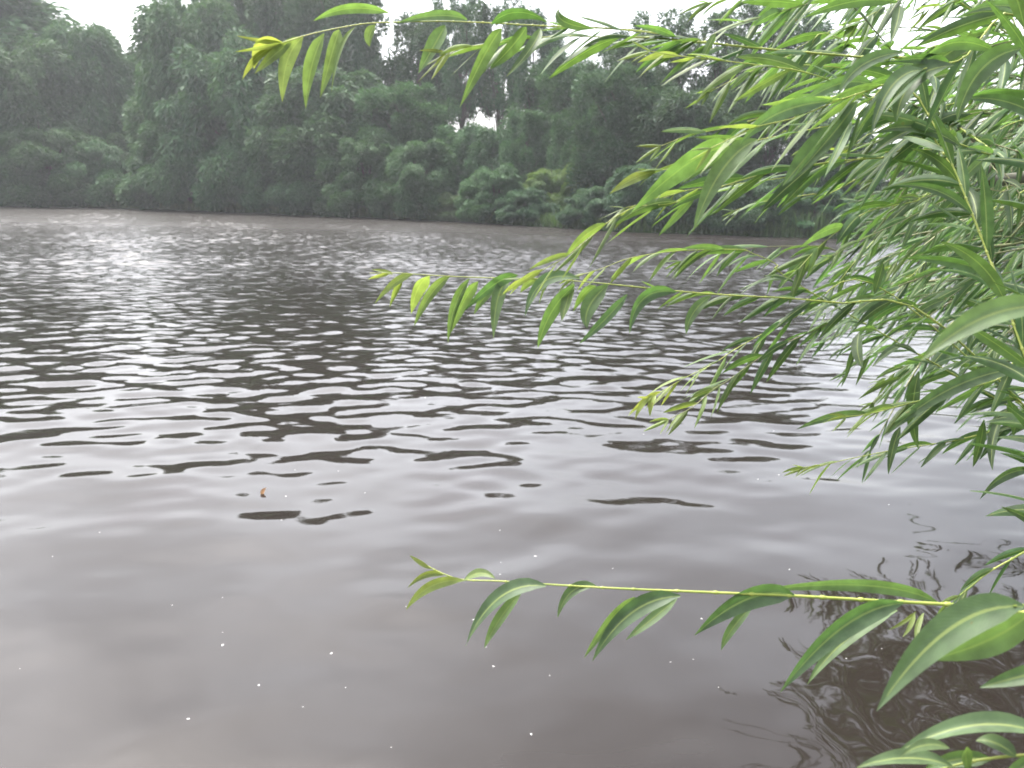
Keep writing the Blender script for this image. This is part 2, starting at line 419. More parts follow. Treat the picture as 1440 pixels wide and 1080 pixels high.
TREES = [
 # px, back, top, width, kind, variant, material, label
 (-60, 7, -60, 370, 'dome', 0, M_WILLOW, 'biggest rounded willow filling the upper left corner of the wood'),
 (45, 4, 60, 200, 'dome', 1, M_WILLOW, 'broad willow in front of the biggest one, leaning over the water at left'),
 (138, 9, 44, 140, 'dome', 2, M_WILLOW, 'small peaked willow crown just left of the notch of white sky'),
 (292, 5, 4, 160, 'dome', 1, M_WILLOW, 'round topped grey green willow standing just right of the notch of sky'),
 (350, 4, 62, 190, 'dome', 0, M_WILLOW, 'misty grey green willow with its top below the yellow leaf tip'),
 (200, 13, 70, 120, 'tall', 0, M_DARK, 'dark tree behind closing the bottom of the notch of sky'),
 (368, 15, -70, 150, 'tall', 1, M_DARK, 'dark tall tree with sky showing between its upper limbs'),
 (420, 13, -85, 170, 'tall', 0, M_DARK, 'tallest dark tree of the wood, running out of the top of the picture'),
 (490, 12, -40, 140, 'tall', 2, M_DARK, 'dark tree at the left edge of the bright gap over the middle'),
 (470, 5, 105, 200, 'dome', 2, M_WILLOW, 'dull green willow below the tallest dark trees'),
 (585, 14, 18, 110, 'airy', 0, M_DARK, 'thin loose tree right of the bright gap, under the top shoot'),
 (575, 6, 120, 150, 'tall', 1, M_WILLOW, 'half height green tree below the loose one, left of the bare trunks'),
 (622, 17, 6, 120, 'airy', 2, M_DARK, 'faint airy tree filling in behind the loose tree and the slim poplar like one'),
 (652, 13, -12, 100, 'airy', 1, M_DARK, 'slim poplar like tree with the highest top over the middle'),
 (700, 15, 0, 95, 'airy', 2, M_DARK, 'slim tree with bare trunk against the low window of white sky'),
 (745, 13, 12, 105, 'airy', 0, M_DARK, 'slim leaning tree at the right side of the window of sky'),
 (738, 8, 158, 95, 'tall', 1, M_WILLOW, 'narrow green tree closing the gap below the slim leaning tree'),
 (668, 6, 180, 110, 'dome', 0, M_WILLOW, 'short bushy willow under the window of white sky'),
 (788, 12, 80, 130, 'tall', 2, M_WILLOW, 'mid green tree with a step in the skyline right of the slim trunks'),
 (815, 9, 150, 100, 'tall', 0, M_WILLOW, 'green tree beside the clearing with the light green bushes'),
 (862, 15, 46, 130, 'airy', 0, M_DARK, 'airy tree rising behind the dark tree on the straight trunk'),
 (870, 8, 95, 150, 'tall', 1, M_DARK, 'dark tree on a visible straight trunk right of the clearing'),
 (930, 14, 22, 160, 'airy', 1, M_DARK, 'airy tree showing between the upper shoots right of the middle'),
 (1010, 14, 8, 160, 'airy', 2, M_DARK, 'airy tree with the tallest top behind the drooping shoots'),
 (960, 7, 130, 170, 'dome', 1, M_DARK, 'dense dark tree behind the long upper leaves'),
 (1075, 8, 105, 160, 'tall', 2, M_DARK, 'dark upright tree behind the middle of the shoots'),
 (1110, 14, 22, 160, 'airy', 0, M_DARK, 'airy tree at the right end of the tall wood'),
 (1160, 7, 170, 120, 'dome', 2, M_DARK, 'last dark tree before the wood opens on the right'),
 (1260, 16, 215, 130, 'dome', 0, M_PALE, 'pale green low tree right of the dark wood'),
 (1370, 18, 205, 160, 'dome', 1, M_PALE, 'pale green tree half hidden by the thickest foliage'),
 (1480, 16, 190, 170, 'dome', 2, M_PALE, 'pale green tree at the right edge of the picture'),
]
for px, back, top, wd, kd, var, mat, lab in TREES:
    plant('tree', px, back, top, wd, kd, var, mat, lab, 'tree', WOOD)
BUSHES = [
 (-30, 1.5, 150, 190, 0, M_WILLOW, 'large willow bush at the left edge overhanging the water'),
 (75, 1.2, 178, 170, 1, M_WILLOW, 'light tipped willow bush hanging low at the far left waterline'),
 (150, 1.6, 200, 120, 2, M_WILLOW, 'small dark willow bush left of the shadowy inlet'),
 (205, 4.0, 190, 90, 0, M_DARK, 'dark bush set back in the shadowy inlet'),
 (270, 1.2, 165, 150, 1, M_WILLOW, 'misty willow bush just right of the shadowy inlet'),
 (360, 1.4, 185, 150, 2, M_WILLOW, 'grey green bush third from the inlet'),
 (445, 1.4, 195, 140, 0, M_DARK, 'dark bush below the dull green willow'),
 (520, 1.2, 190, 130, 1, M_WILLOW, 'dull bush with drooping sprays touching the left side of the rounded willow bush'),
 (590, 1.0, 200, 130, 2, M_WILLOW, 'rounded willow bush with leaves reaching the water left of the slim trunks'),
 (640, .6, 272, 62, 0, M_PALE, 'small light green tuft bush at the water edge'),
 (700, 1.4, 235, 100, 1, M_WILLOW, 'feathery pale bush under the slim trunks'),
 (775, 5.5, 238, 100, 2, M_LIME, 'light green bush in the clearing left of the dark trunk'),
 (808, 6.0, 228, 50, 0, M_LIME, 'small light green bush in the clearing, close beside the dark trunk'),
 (742, 1.2, 266, 84, 1, M_DARK, 'low dark bush along the water below the clearing'),
 (840, 1.6, 262, 100, 2, M_DARK, 'low dark bush at the foot of the straight trunk'),
 (905, 1.6, 235, 110, 0, M_DARK, 'dark bush behind the orange leaf tip'),
 (985, 1.4, 240, 120, 1, M_DARK, 'dark bush behind the paired long leaves'),
 (1065, 1.6, 250, 120, 2, M_DARK, 'dark bush left of the grassy bank'),
 (1140, 2.0, 262, 110, 0, M_WILLOW, 'last bush before the pale grassy bank'),
 (1225, 4.0, 272, 120, 1, M_PALE, 'pale bush on the grassy bank seen through the foliage'),
 (1330, 4.0, 265, 130, 2, M_PALE, 'pale bush on the grassy bank farther right'),
 (1440, 3.0, 262, 150, 0, M_PALE, 'pale bush on the bank at the right edge'),
]
for px, back, top, wd, var, mat, lab in BUSHES:
    plant('willow_bush', px, back, top, wd, 'bush', var, mat, lab, 'bush', SCRUB)
# grass and weeds along the far bank: nobody could count the blades
gr = np.random.default_rng(5); n = 26000
gxs = gr.uniform(-62, 48, n); off = gr.uniform(-.15, 1, n)**2*4.5 + gr.uniform(-.2, .3, n)
gys = yfar(gxs)+off; gzs = np.maximum(ground_z(gxs, gys), -.02)
hh = gr.uniform(.25, .95, n)*(1+.8*smooth(5, 20, gxs)); a = gr.uniform(0, 6.28, n)
bx, by = np.cos(a)*.05, np.sin(a)*.05; lx, ly = gr.normal(size=n)*.18, gr.normal(size=n)*.18-.1
V = np.stack([np.stack([gxs-bx, gys-by, gzs], 1), np.stack([gxs+bx, gys+by, gzs], 1),
              np.stack([gxs+lx*.6+bx*.7, gys+ly*.6+by*.7, gzs+hh*.7], 1), np.stack([gxs+lx, gys+ly, gzs+hh], 1)], 1).reshape(-1, 3)
tv = np.clip(gr.normal(.5, .3, n), 0, 1); col = np.repeat(np.stack([tv, tv, tv, tv*0+1], 1), 4, 0)
tag(link('bank_grass', quads('bank_grass', V, np.arange(4*n).reshape(-1, 4), True, col), M_GRASS),
    'rough green grass and weeds along the far waterline', 'grass', kind='stuff')

# ------------------------------------------------------------------ the near willow
willow = bpy.data.objects.new('willow_tree', None); COL.objects.link(willow)
willow.location = (3.1, .55, .3)
tag(willow, 'near willow reaching in from the right with long narrow leaves over the water', 'tree')
WL = Vector(willow.location)
def rel(p): return Vector(p) - WL
LR = np.random.default_rng(99)
NS = 13
TT = np.linspace(0, 1, NS)
WPROF = (TT**.62)*((1-TT)**.95); WPROF = WPROF/WPROF.max(); WPROF[0] = .10; WPROF[1] *= .8
UU = np.array((-1, -.5, 0, .5, 1))
LQ = np.array([[a_*5+b_, a_*5+b_+1, (a_+1)*5+b_+1, (a_+1)*5+b_] for a_ in range(NS-1) for b_ in range(4)])
LUV = np.array([((u_+1)/2, t_) for t_ in TT for u_ in UU])
def leaf_geo(mb, mid, side, W, fold, tint, young, wav=0.04):
    """mid: NS points of the midrib; side: lateral direction at the base; W: half width"""
    M_ = np.asarray(mid, float); T = np.gradient(M_, axis=0); T /= np.linalg.norm(T, axis=1)[:, None]+1e-12
    s = np.asarray(side, float)
    S = s[None] - T*(T@s)[:, None]; S /= np.linalg.norm(S, axis=1)[:, None]+1e-12
    Nn = np.cross(T, S)
    w_ = W*WPROF
    ripple = wav*W*np.sin(TT*LR.uniform(8, 16)+LR.uniform(0, 6))
    V = (M_[:, None] + S[:, None]*(UU[None]*w_[:, None])[..., None]*math.cos(fold)
         + Nn[:, None]*((np.abs(UU)[None]**1.3*w_[:, None])*math.sin(fold) + ripple[:, None]*UU[None]**2*np.sign(UU)[None])[..., None])
    c = np.tile((tint, young, 0, 1.), (NS*5, 1))
    mb.add(V.reshape(-1, 3), LQ, c, LUV)
def leaf_auto(mb, base, t, phi, Ln, young, hang=1.0, wind=(-.25, 0, 0)):
    """a leaf springing from a shoot with direction t, sagging under its weight"""
    t = Vector(t).normalized(); a_ = t.orthogonal().normalized(); b_ = t.cross(a_)
    rad = a_*math.cos(phi) + b_*math.sin(phi)
    d = (t*.85 + rad*.5 + Vector((0, 0, -.20))*hang + Vector(wind)*.9).normalized()
    pts = [Vector(base)]; step = Ln/(NS-1)
    sag = LR.uniform(.02, .12)*hang
    g = (Vector((0, 0, -1)) + Vector(wind)*1.3).normalized()
    for q in range(NS-1):
        pts.append(pts[-1]+d*step); d = (d + g*sag).normalized()
    side = d.cross(Vector((0, 0, 1)))
    if side.length < .05: side = Vector((1, 0, 0))
    side.normalize()
    roll = LR.normal()*.95
    nn = d.cross(side); side = side*math.cos(roll) + nn*math.sin(roll)
    leaf_geo(mb, [tuple(rel(p)) for p in pts], side, Ln*LR.uniform(.062, .090), LR.uniform(.15, .6), float(np.clip(LR.normal(.5, .2), 0, 1)), young)
def leaf_px(b, m_, t, d, wpx, young=0., tint=.5, dd=0., tilt=None):
    """a leaf laid along base / middle / tip read from the photo, d metres deep; half width from wpx"""
    d3 = [d, d+dd*.5, d+dd]
    p0, p1, p2 = (P(q[0], q[1], z) for q, z in zip((b, m_, t), d3))
    c1 = p1*2 - (p0+p2)*.5
    mid = [tuple(rel(p0*(1-u)**2 + c1*2*u*(1-u) + p2*u*u)) for u in TT]
    ax = (p2-p0).normalized(); view = (p1-CAM).normalized()
    side = ax.cross(view).normalized(); nn = ax.cross(side)
    if tilt is None: tilt = LR.uniform(-.6, .6)
    side = side*math.cos(tilt)+nn*math.sin(tilt)
    mb = MB(); leaf_geo(mb, mid, side, wpx/2/F_PX*d/max(.5, math.cos(tilt))*1.1, LR.uniform(.2, .5), tint, young)
    return mb
# trunk and limbs (stand on the near bank, right of the picture)
tb = MB()
tb.tube([rel(p) for p in spline([(3.1, .55, .1), (3.05, .7, .9), (3.15, 1.0, 1.9), (3.0, 1.5, 3.0), (2.9, 2.1, 4.2), (3.0, 2.6, 5.6)], 26)], np.linspace(.19, .06, 26), 12)
tb.build('trunk', M_BARK, willow)
LIMBS = [
 [(3.1, 1.2, 2.2), (2.6, 1.8, 2.45), P(1470, 245, 2.1), P(1400, 222, 2.0), P(1335, 170, 1.9)],
 [(3.05, 1.4, 2.6), (2.5, 2.0, 2.6), P(1500, 70, 2.0), P(1440, 62, 1.8)],
 [(3.1, 1.0, 1.9), (2.7, 1.9, 2.0), P(1520, 360, 2.2), P(1440, 349, 2.1)],
 [(3.1, .9, 1.7), (2.8, 2.0, 1.7), P(1500, 510, 2.6), P(1440, 497, 2.5), P(1360, 470, 2.4), P(1292, 458, 2.3)],
 [(3.05, .75, 1.2), (2.2, 1.4, 1.35), P(1560, 640, 1.8), P(1470, 600, 1.7)],
 [(3.05, .65, .8), (1.9, .95, 1.1), P(1700, 870, 1.0), P(1470, 866, .86)],
 [(3.05, .65, .7), (1.7, 1.0, .9), P(1620, 1060, .75), P(1450, 1062, .62)],
 [(3.0, 1.6, 3.2), (2.6, 2.6, 3.3), (2.4, 3.6, 3.2), (2.3, 4.6, 2.9)],
 [(3.1, 1.1, 2.0), (3.2, 2.8, 2.3), (2.9, 4.2, 2.1), (2.8, 5.6, 1.6)],
 [(2.9, 2.1, 4.2), (3.0, 3.6, 4.6), (3.1, 5.2, 4.4)],
]
limb_pts = []
for k, lp in enumerate(LIMBS):
    pp = spline(lp, 24); limb_pts += [tuple(p) for p in pp[6:]]
    thin = .004 if k in (5, 6, 1) else .007
    mb = MB(); mb.tube([rel(p) for p in pp], np.linspace(.030 if k < 5 or k > 6 else .020, thin, 24), 8); mb.build('limb', M_LIMB, willow)
limb_pts = np.array(limb_pts)
# shoots: photo polyline from base to tip, depth at base and tip, leaf length, node spacing, stem radius, woody, connect to limb
def shoot(px_pts, d0, d1, L0, gap, r0, woody=False, name='branch', label=None, leaves=True, hang=1.0, n=48, young=.35, skip=0., connect=True, wpts=None):
    if wpts is None:
        m_ = len(px_pts); wp = [P(x, y, d0+(d1-d0)*i_/(m_-1)) for i_, (x, y) in enumerate(px_pts)]
    else: wp = [Vector(p) for p in wpts]
    if connect:
        dl = np.linalg.norm(limb_pts-np.array(tuple(wp[0])), axis=1); q = Vector(limb_pts[dl.argmin()])
        if (q-wp[0]).length > .02: 
            wp = [q] + wp; 
    pp = spline(wp, n)
    L_ = [0.]
    for q in range(1, n): L_.append(L_[-1]+(pp[q]-pp[q-1]).length)
    tot = L_[-1]
    mb = MB(); rad = np.array([r0*(1-.72*(s_/tot)) for s_ in L_])
    mb.tube([rel(p) for p in pp], rad, 7)
    fol = MB(); phi = LR.uniform(0, 6)
    s_ = tot*skip + gap*.5; nodes = []
    while s_ < tot:
        k = int(np.searchsorted(L_, s_)); k = min(max(k, 1), n-1)
        f = (s_-L_[k-1])/max(1e-6, L_[k]-L_[k-1]); p = pp[k-1].lerp(pp[k], f); t = (pp[k]-pp[k-1]).normalized()
        nodes.append((p, t, s_/tot, rad[k])); s_ += gap*LR.uniform(.75, 1.25)
    for p, t, u, r_ in nodes:      # a small bud swells at every node
        b_ = rel(p); mb.tube([b_-t*r_*2.2, b_-t*r_*.8, b_+t*r_*.6, b_+t*r_*2.4], [r_*.9, r_*1.55, r_*1.6, r_*.9], 7)
    o = mb.build(name, M_WOODY if woody else M_STEM, willow)
    if label: o['label'] = label
    if leaves:
        for p, t, u, r_ in nodes:
            phi += 2.4
            if LR.uniform() < .08: continue
            yg = float(np.clip((u-.72)/.28, 0, 1))**1.5*young*2 + LR.uniform(0, .12)
            ln = L0*LR.uniform(.72, 1.15)*(1-.5*max(0, (u-.75)/.25)**1.3)
            leaf_auto(fol, p, t, phi, ln, min(1, yg), hang)
        for q in range(3):
            leaf_auto(fol, pp[-1], (pp[-1]-pp[-3]), q*2.1, L0*LR.uniform(.25, .5), min(1, young*1.6), .4)
        fol.build('leaves', M_LEAF, o)
    return o
def own_leaves(o, rows, d):
    for b, m_, t, wpx, yg, tn, dk in rows:
        leaf_px(b, m_, t, d+dk, wpx, yg, tn, LR.uniform(-.03, .03)).build('leaf', M_LEAF, o)

# 1 the low shoot across the bottom
S = shoot([(1470, 866), (1360, 852), (1240, 845), (1120, 838), (1000, 833), (880, 828), (790, 823), (700, 817), (650, 815), (615, 803), (583, 785)], .86, .93, .11, .04, .0022, leaves=False, connect=False,
          label='low yellow green shoot stretched level over the calm water')
own_leaves(S, [
 ((606, 800), (590, 790), (576, 781), 6, .9, .3, 0), ((624, 809), (600, 808), (573, 827), 9, .75, .3, 0), ((652, 816), (605, 825), (571, 858), 14, .8, .55, 0),
 ((652, 817), (675, 806), (697, 814), 11, .45, .6, 0), ((768, 824), (703, 840), (655, 908), 21, .0, .45, -.01), ((735, 830), (702, 872), (681, 912), 15, .2, .75, .01),
 ((838, 824), (804, 832), (784, 869), 15, .1, .5, .01), ((893, 840), (858, 872), (821, 926), 14, .2, .6, .01), ((957, 838), (888, 862), (833, 930), 26, 0, .35, -.01),
 ((952, 842), (915, 872), (880, 900), 14, .1, .7, .02), ((1117, 838), (1052, 842), (976, 894), 29, 0, .35, -.01), ((1060, 850), (1030, 884), (1014, 915), 13, .1, .55, .02),
 ((1319, 848), (1215, 823), (1050, 833), 17, .1, .75, .02), ((1270, 848), (1185, 882), (1096, 975), 30, 0, .55, -.03), ((1262, 858), (1190, 900), (1135, 963), 20, .1, .7, .0),
 ((1288, 860), (1270, 875), (1249, 886), 5, .8, .6, .0), ((1286, 862), (1280, 880), (1269, 896), 6, .8, .6, .0), ((1299, 862), (1290, 885), (1290, 909), 7, .7, .6, .0),
 ((1330, 850), (1322, 862), (1318, 874), 6, .3, .5, 0), ((1345, 852), (1340, 866), (1335, 880), 6, .3, .5, 0)], .89)
# big separate leaves of the upper and right hand shoots
def broad_leaves(o, rows):
    for b, m_, t, wpx, tn, d in rows: leaf_px(b, m_, t, d, wpx*.82, .06, tn, LR.uniform(-.05, .05)).build('leaf', M_LEAF, o)
# 2 large near leaves on a shoot that enters at the right edge
S = shoot([(1560, 850), (1500, 848), (1450, 850), (1425, 852)], .62, .60, .1, .05, .0022, leaves=False, connect=True, label='short near shoot with two large blurred leaves at the right edge')
own_leaves(S, [((1440, 853), (1335, 885), (1232, 1001), 47, .05, .5, 0), ((1448, 862), (1390, 900), (1308, 928), 38, .15, .85, .01), ((1500, 935), (1440, 950), (1377, 967), 26, .05, .6, .01)], .6)
S = shoot([(1600, 1062), (1520, 1063), (1440, 1062), (1370, 1070), (1300, 1088)], .62, .66, .1, .05, .0024, leaves=False, connect=True, label='near shoot in the bottom right corner')
own_leaves(S, [((1470, 1035), (1370, 1020), (1258, 1060), 28, .05, .6, 0), ((1335, 1052), (1300, 1048), (1267, 1064), 15, .2, .6, 0), ((1340, 1078), (1275, 1066), (1204, 1080), 20, .1, .6, .01),
 ((1395, 1068), (1345, 1068), (1300, 1082), 22, .1, .7, .01), ((1360, 1050), (1358, 1065), (1365, 1090), 14, .2, .5, .0), ((1430, 1065), (1400, 1045), (1372, 1042), 20, .15, .6, 0), ((1460, 1060), (1430, 1085), (1390, 1110), 26, .1, .6, 0)], .64)
S = shoot([(1620, 430), (1540, 428), (1480, 430), (1440, 436)], .7, .62, .1, .05, .0022, leaves=False, connect=True, label='near shoot with one large bright leaf at the right edge')
own_leaves(S, [((1475, 432), (1385, 446), (1294, 508), 36, .15, .75, 0)], .62)
# 3 the level shoot over the middle of the river
S = shoot([(1300, 440), (1180, 426), (1100, 419), (1040, 416), (970, 411), (900, 404), (830, 397), (760, 392), (700, 391), (640, 389), (590, 386), (560, 384), (520, 384)], 1.45, 1.30, .105, .022, .0021, leaves=False,
          label='long level shoot with hanging leaves over the middle of the river')
own_leaves(S, [
 ((548, 385), (532, 388), (517, 393), 5, .8, .6, 0), ((552, 386), (540, 382), (522, 379), 5, .8, .6, 0), ((580, 386), (555, 398), (527, 427), 10, .6, .55, 0), ((566, 394), (558, 408), (548, 432), 9, .6, .6, .01), ((604, 388), (588, 405), (578, 442), 18, .5, .75, 0),
 ((633, 388), (605, 415), (582, 460), 14, .35, .6, .01), ((660, 392), (640, 430), (630, 482), 13, .2, .55, 0), ((672, 396), (652, 424), (633, 470), 15, .25, .65, .01), ((728, 387), (695, 400), (652, 438), 15, 0, .45, -.02),
 ((715, 393), (700, 420), (694, 476), 18, .15, .6, 0), ((700, 402), (680, 420), (667, 442), 11, .2, .6, .02), ((815, 392), (765, 396), (738, 446), 16, 0, .55, -.02), ((808, 400), (775, 440), (756, 490), 18, .1, .5, 0), ((806, 396), (797, 425), (790, 452), 14, .3, .65, .01),
 ((755, 392), (741, 400), (732, 412), 9, .4, .6, 0), ((778, 393), (768, 402), (758, 428), 5, .4, .7, 0), ((855, 400), (828, 432), (826, 462), 22, .1, .5, 0), ((882, 414), (850, 450), (814, 484), 13, 0, .6, -.02), ((838, 402), (822, 412), (806, 438), 12, .2, .6, .01),
 ((952, 411), (905, 420), (885, 470), 18, 0, .5, 0), ((1000, 416), (975, 440), (965, 470), 14, .1, .5, 0)], 1.36)
shoot([(1300, 440), (1180, 426), (1100, 419), (1000, 413), (930, 407)], 1.47, 1.40, .10, .03, .0016, hang=1.2, young=.1)
shoot([(1330, 215), (1250, 221), (1175, 227), (1112, 237), (1065, 247), (1025, 259), (985, 274), (940, 287), (900, 290), (865, 305), (835, 330), (800, 358), (770, 376), (738, 391)], 1.25, 1.25, .115, .024, .0021, hang=.9,
      label='arching shoot that comes down to the level shoot from upper right')
shoot([(1132, 406), (1092, 372), (1060, 357), (1040, 351), (970, 352), (925, 356), (882, 364), (845, 378), (805, 390)], 1.5, 1.4, .09, .024, .0017, hang=1.1)
# 4 the top shoots
S = shoot([(1300, 92), (1217, 81), (1080, 69), (990, 59), (927, 47), (860, 40), (800, 38), (737, 35), (687, 32), (620, 30), (560, 31), (530, 32), (500, 35), (440, 47), (397, 60)], 1.35, 1.12, .10, .022, .0026, leaves=False,
          label='longest top shoot, reaching left to yellow leaves under the sky')
own_leaves(S, [
 ((397, 60), (370, 58), (332, 50), 6, .9, .45, 0), ((400, 61), (372, 66), (330, 73), 6, .7, .5, 0), ((397, 60), (368, 66), (357, 98), 20, .95, .8, 0), ((385, 66), (358, 84), (341, 112), 9, .9, .4, 0), ((410, 58), (385, 78), (358, 104), 14, .6, .7, 0),
 ((426, 52), (404, 86), (397, 144), 20, .55, .9, 0), ((425, 52), (395, 72), (366, 100), 13, .4, .7, .02), ((456, 47), (438, 95), (430, 153), 18, .3, .85, 0), ((477, 42), (466, 78), (450, 138), 19, .35, .75, .01), ((499, 38), (478, 72), (466, 131), 6, .3, .7, 0),
 ((528, 35), (520, 50), (520, 66), 13, .3, .75, 0), ((547, 18), (490, 12), (440, 30), 13, .15, .8, 0), ((657, 28), (615, 22), (558, 33), 13, .1, .75, 0), ((690, 34), (728, 17), (772, 32), 15, 0, .3, 0),
 ((626, 36), (610, 65), (588, 104), 20, .15, .75, 0), ((740, 38), (720, 65), (688, 98), 18, .15, .55, 0), ((760, 40), (745, 70), (712, 108), 14, .15, .6, .01), ((705, 40), (680, 80), (646, 152), 19, .2, .6, 0), ((835, 40), (790, 28), (790, 5), 12, .1, .3, 0)], 1.2)
shoot([(1300, 92), (1217, 82), (1080, 70), (990, 60), (927, 48), (860, 41), (800, 39)], 1.36, 1.24, .11, .03, .0017, hang=.7, young=.05)
shoot([(1010, 62), (930, 54), (860, 52), (787, 51), (735, 55), (713, 58), (690, 62), (653, 66), (628, 74)], 1.3, 1.2, .115, .022, .0015, hang=.9, connect=False, young=.45)
shoot([(1400, 218), (1292, 179), (1255, 157), (1225, 140), (1185, 120), (1130, 101), (1080, 93), (995, 83), (950, 78), (915, 72)], 1.3, 1.15, .115, .026, .0022, hang=.8)
S = shoot([(1450, 58), (1350, 85), (1300, 97), (1235, 122), (1177, 142), (1120, 165), (1060, 180), (1000, 208)], 1.15, 1.0, .125, .026, .0024, hang=.7)
broad_leaves(S, [((1170, 142), (1093, 160), (1040, 204), 26, .65, 1.05), ((1205, 143), (1168, 192), (1112, 255), 26, .6, 1.05), ((1342, 92), (1284, 114), (1260, 174), 36, .4, 1.1), ((1436, 68), (1378, 100), (1345, 172), 36, .35, 1.0),
 ((1272, 73), (1212, 92), (1178, 136), 22, .4, 1.1), ((1232, 124), (1180, 118), (1108, 160), 20, .7, 1.1), ((1300, 98), (1255, 120), (1225, 190), 26, .6, 1.1), ((1400, 72), (1340, 60), (1290, 92), 22, .5, 1.1)])
shoot([(1235, 122), (1160, 140), (1075, 164), (1020, 180), (970, 190), (930, 205)], 1.3, 1.2, .11, .026, .0017, hang=.7, connect=False)
S = shoot([(1300, 150), (1190, 172), (1110, 188), (1030, 205), (985, 222), (952, 235), (920, 241)], 1.2, 1.1, .12, .03, .0018, hang=.7, young=.15)
own_leaves(S, [((922, 241), (890, 252), (857, 273), 13, .85, .4, 0), ((1025, 206), (970, 228), (886, 300), 30, .1, .75, 0), ((1065, 196), (1015, 240), (975, 325), 27, .15, .7, 0), ((1180, 178), (1140, 215), (1100, 262), 30, .05, .6, 0)], 1.1)
broad_leaves(S, [((1352, 206), (1292, 180), (1232, 186), 20, .3, 1.2), ((1262, 3), (1200, 2), (1128, 26), 20, .45, 1.2), ((1448, 16), (1400, 8), (1352, 22), 15, .5, 1.2), ((1265, 8), (1262, 30), (1252, 62), 18, .4, 1.15)])
shoot([(1330, 205), (1240, 215), (1130, 245), (1010, 262), (965, 268), (925, 281), (880, 292)], 1.4, 1.3, .11, .026, .0017, hang=.8)
# 5 right hand shoots
shoot([(1440, 349), (1350, 367), (1310, 385), (1265, 402), (1220, 426), (1151, 462), (1084, 493), (1024, 535), (1004, 547), (973, 573), (940, 590)], 1.9, 1.45, .11, .026, .0025, True, hang=1.0, label='long shoot slanting down to a fine tip over the rippled water')
S = shoot([(1230, 400), (1130, 440), (1062, 475), (1031, 493), (1004, 511), (964, 531), (933, 549), (915, 560)], 1.7, 1.5, .11, .026, .0019, hang=1.0, young=.7)
own_leaves(S, [((918, 556), (903, 568), (893, 590), 8, 1., .6, 0), ((922, 556), (916, 566), (914, 586), 9, 1., .7, 0)], 1.5)
shoot([(1450, 588), (1400, 605), (1340, 620), (1280, 629), (1235, 637), (1187, 647), (1157, 654), (1130, 657)], 1.75, 1.6, .095, .028, .0018, hang=1.0, label='lowest of the slanting shoots, small leaves near the tip')
S = shoot([(1460, 515), (1400, 535), (1320, 557), (1267, 570), (1227, 581), (1190, 586)], 1.3, 1.2, .115, .028, .0022, hang=.9)
broad_leaves(S, [((1446, 516), (1340, 545), (1244, 614), 26, .5, 1.25), ((1222, 581), (1170, 586), (1120, 604), 13, .45, 1.25), ((1292, 522), (1284, 580), (1292, 632), 22, .25, 1.3), ((1266, 600), (1256, 630), (1249, 668), 13, .2, 1.35),
 ((1408, 586), (1396, 622), (1396, 662), 15, .2, 1.35), ((1418, 562), (1428, 588), (1424, 614), 18, .3, 1.35), ((1384, 590), (1378, 626), (1368, 657), 15, .25, 1.35), ((1452, 660), (1410, 670), (1378, 702), 15, .35, 1.25), ((1242, 370), (1236, 392), (1229, 414), 14, .3, 1.4), ((1208, 468), (1206, 494), (1214, 518), 17, .35, 1.5), ((1205, 484), (1196, 508), (1188, 537), 9, .3, 1.5)])
shoot([(1460, 765), (1425, 785), (1393, 803), (1365, 825), (1350, 837)], 1.0, 1.0, .07, .022, .0015, hang=.9, connect=False, label='small shoot crossing behind the low shoot')
# 6 the thick foliage on the right: many more shoots at varied depth
FR = np.random.default_rng(31)
spots = []
for k in range(58):
    u = FR.uniform()**.75
    x = 1130 + 420*u; y = FR.uniform(-40, 455) if x > 1230 else FR.uniform(-10, 430)
    if y > 300 and FR.uniform() < .45: continue
    spots.append((x, y))
for k, (x, y) in enumerate(spots):
    d = FR.uniform(1.5, 3.6) if x > 1250 else FR.uniform(1.3, 2.0)
    ln = FR.uniform(110, 260)
    a_ = R(FR.uniform(2, 32)) if y > 150 else R(FR.uniform(-8, 22))
    q = [(x, y)]
    for s_ in range(4):
        a_ += R(FR.uniform(-3, 9)); q.append((q[-1][0]-ln/4*math.cos(a_), q[-1][1]+ln/4*math.sin(a_)))
    if k % 3 == 0: q = [(2*x-q[2][0]+40, y-30)] + q
    shoot(q, d, d-FR.uniform(.0, .25), FR.uniform(.095, .14), .033 if d < 2.2 else .036, .0018, bool(k % 2), n=26, hang=FR.uniform(.8, 1.4), young=FR.uniform(0, .3), connect=(d < 2.3))
# outer crown of the same willow, spreading over the water to the right (seen mostly in the reflection)
cr_ = MB(); tw = MB()
for k in range(440):
    if k < 330:      # the part that stands over its own reflection
        px, py = FR.uniform(1235, 1560), FR.uniform(885, 1200)
        r_ = ray(px, py); g = G(px, py); c = g + Vector((r_.x, r_.y, -r_.z))*(FR.uniform(1.35, 3.3)/-r_.z)
    else: c = Vector((FR.uniform(2.1, 5.6), FR.uniform(2.6, 8.5), FR.uniform(1.0, 5.6)))
    if k >= 330 and c.x < .60*c.y+.35 and c.z < 4.0: continue
    v_ = c-CAM; py_ = 540-F_PX*v_.dot(up)/v_.dot(fw); px_ = 720+F_PX*v_.dot(rt)/v_.dot(fw)
    if px_ < 1480 and (py_ > 470 or (py_ > 330 and FR.uniform() < .45)): continue
    t = Vector((FR.uniform(-1, -.2), FR.uniform(-.4, .8), FR.uniform(-.8, .1))).normalized()
    pp = spline([c, c+t*.35+Vector((0, 0, .04)), c+t*.75-Vector((0, 0, .06))], 12)
    tw.tube([rel(p) for p in pp], np.linspace(.008, .002, 12), 5)
    for s_ in range(1, 12):
        for z_ in range(2):
            leaf_auto(cr_, pp[s_], t, FR.uniform(0, 6.28), FR.uniform(.11, .17), 0., 1.1)
o = tw.build('outer_twigs', M_WOODY, willow); cr_.build('leaves', M_LEAF, o)
o['kind'] = 'stuff'

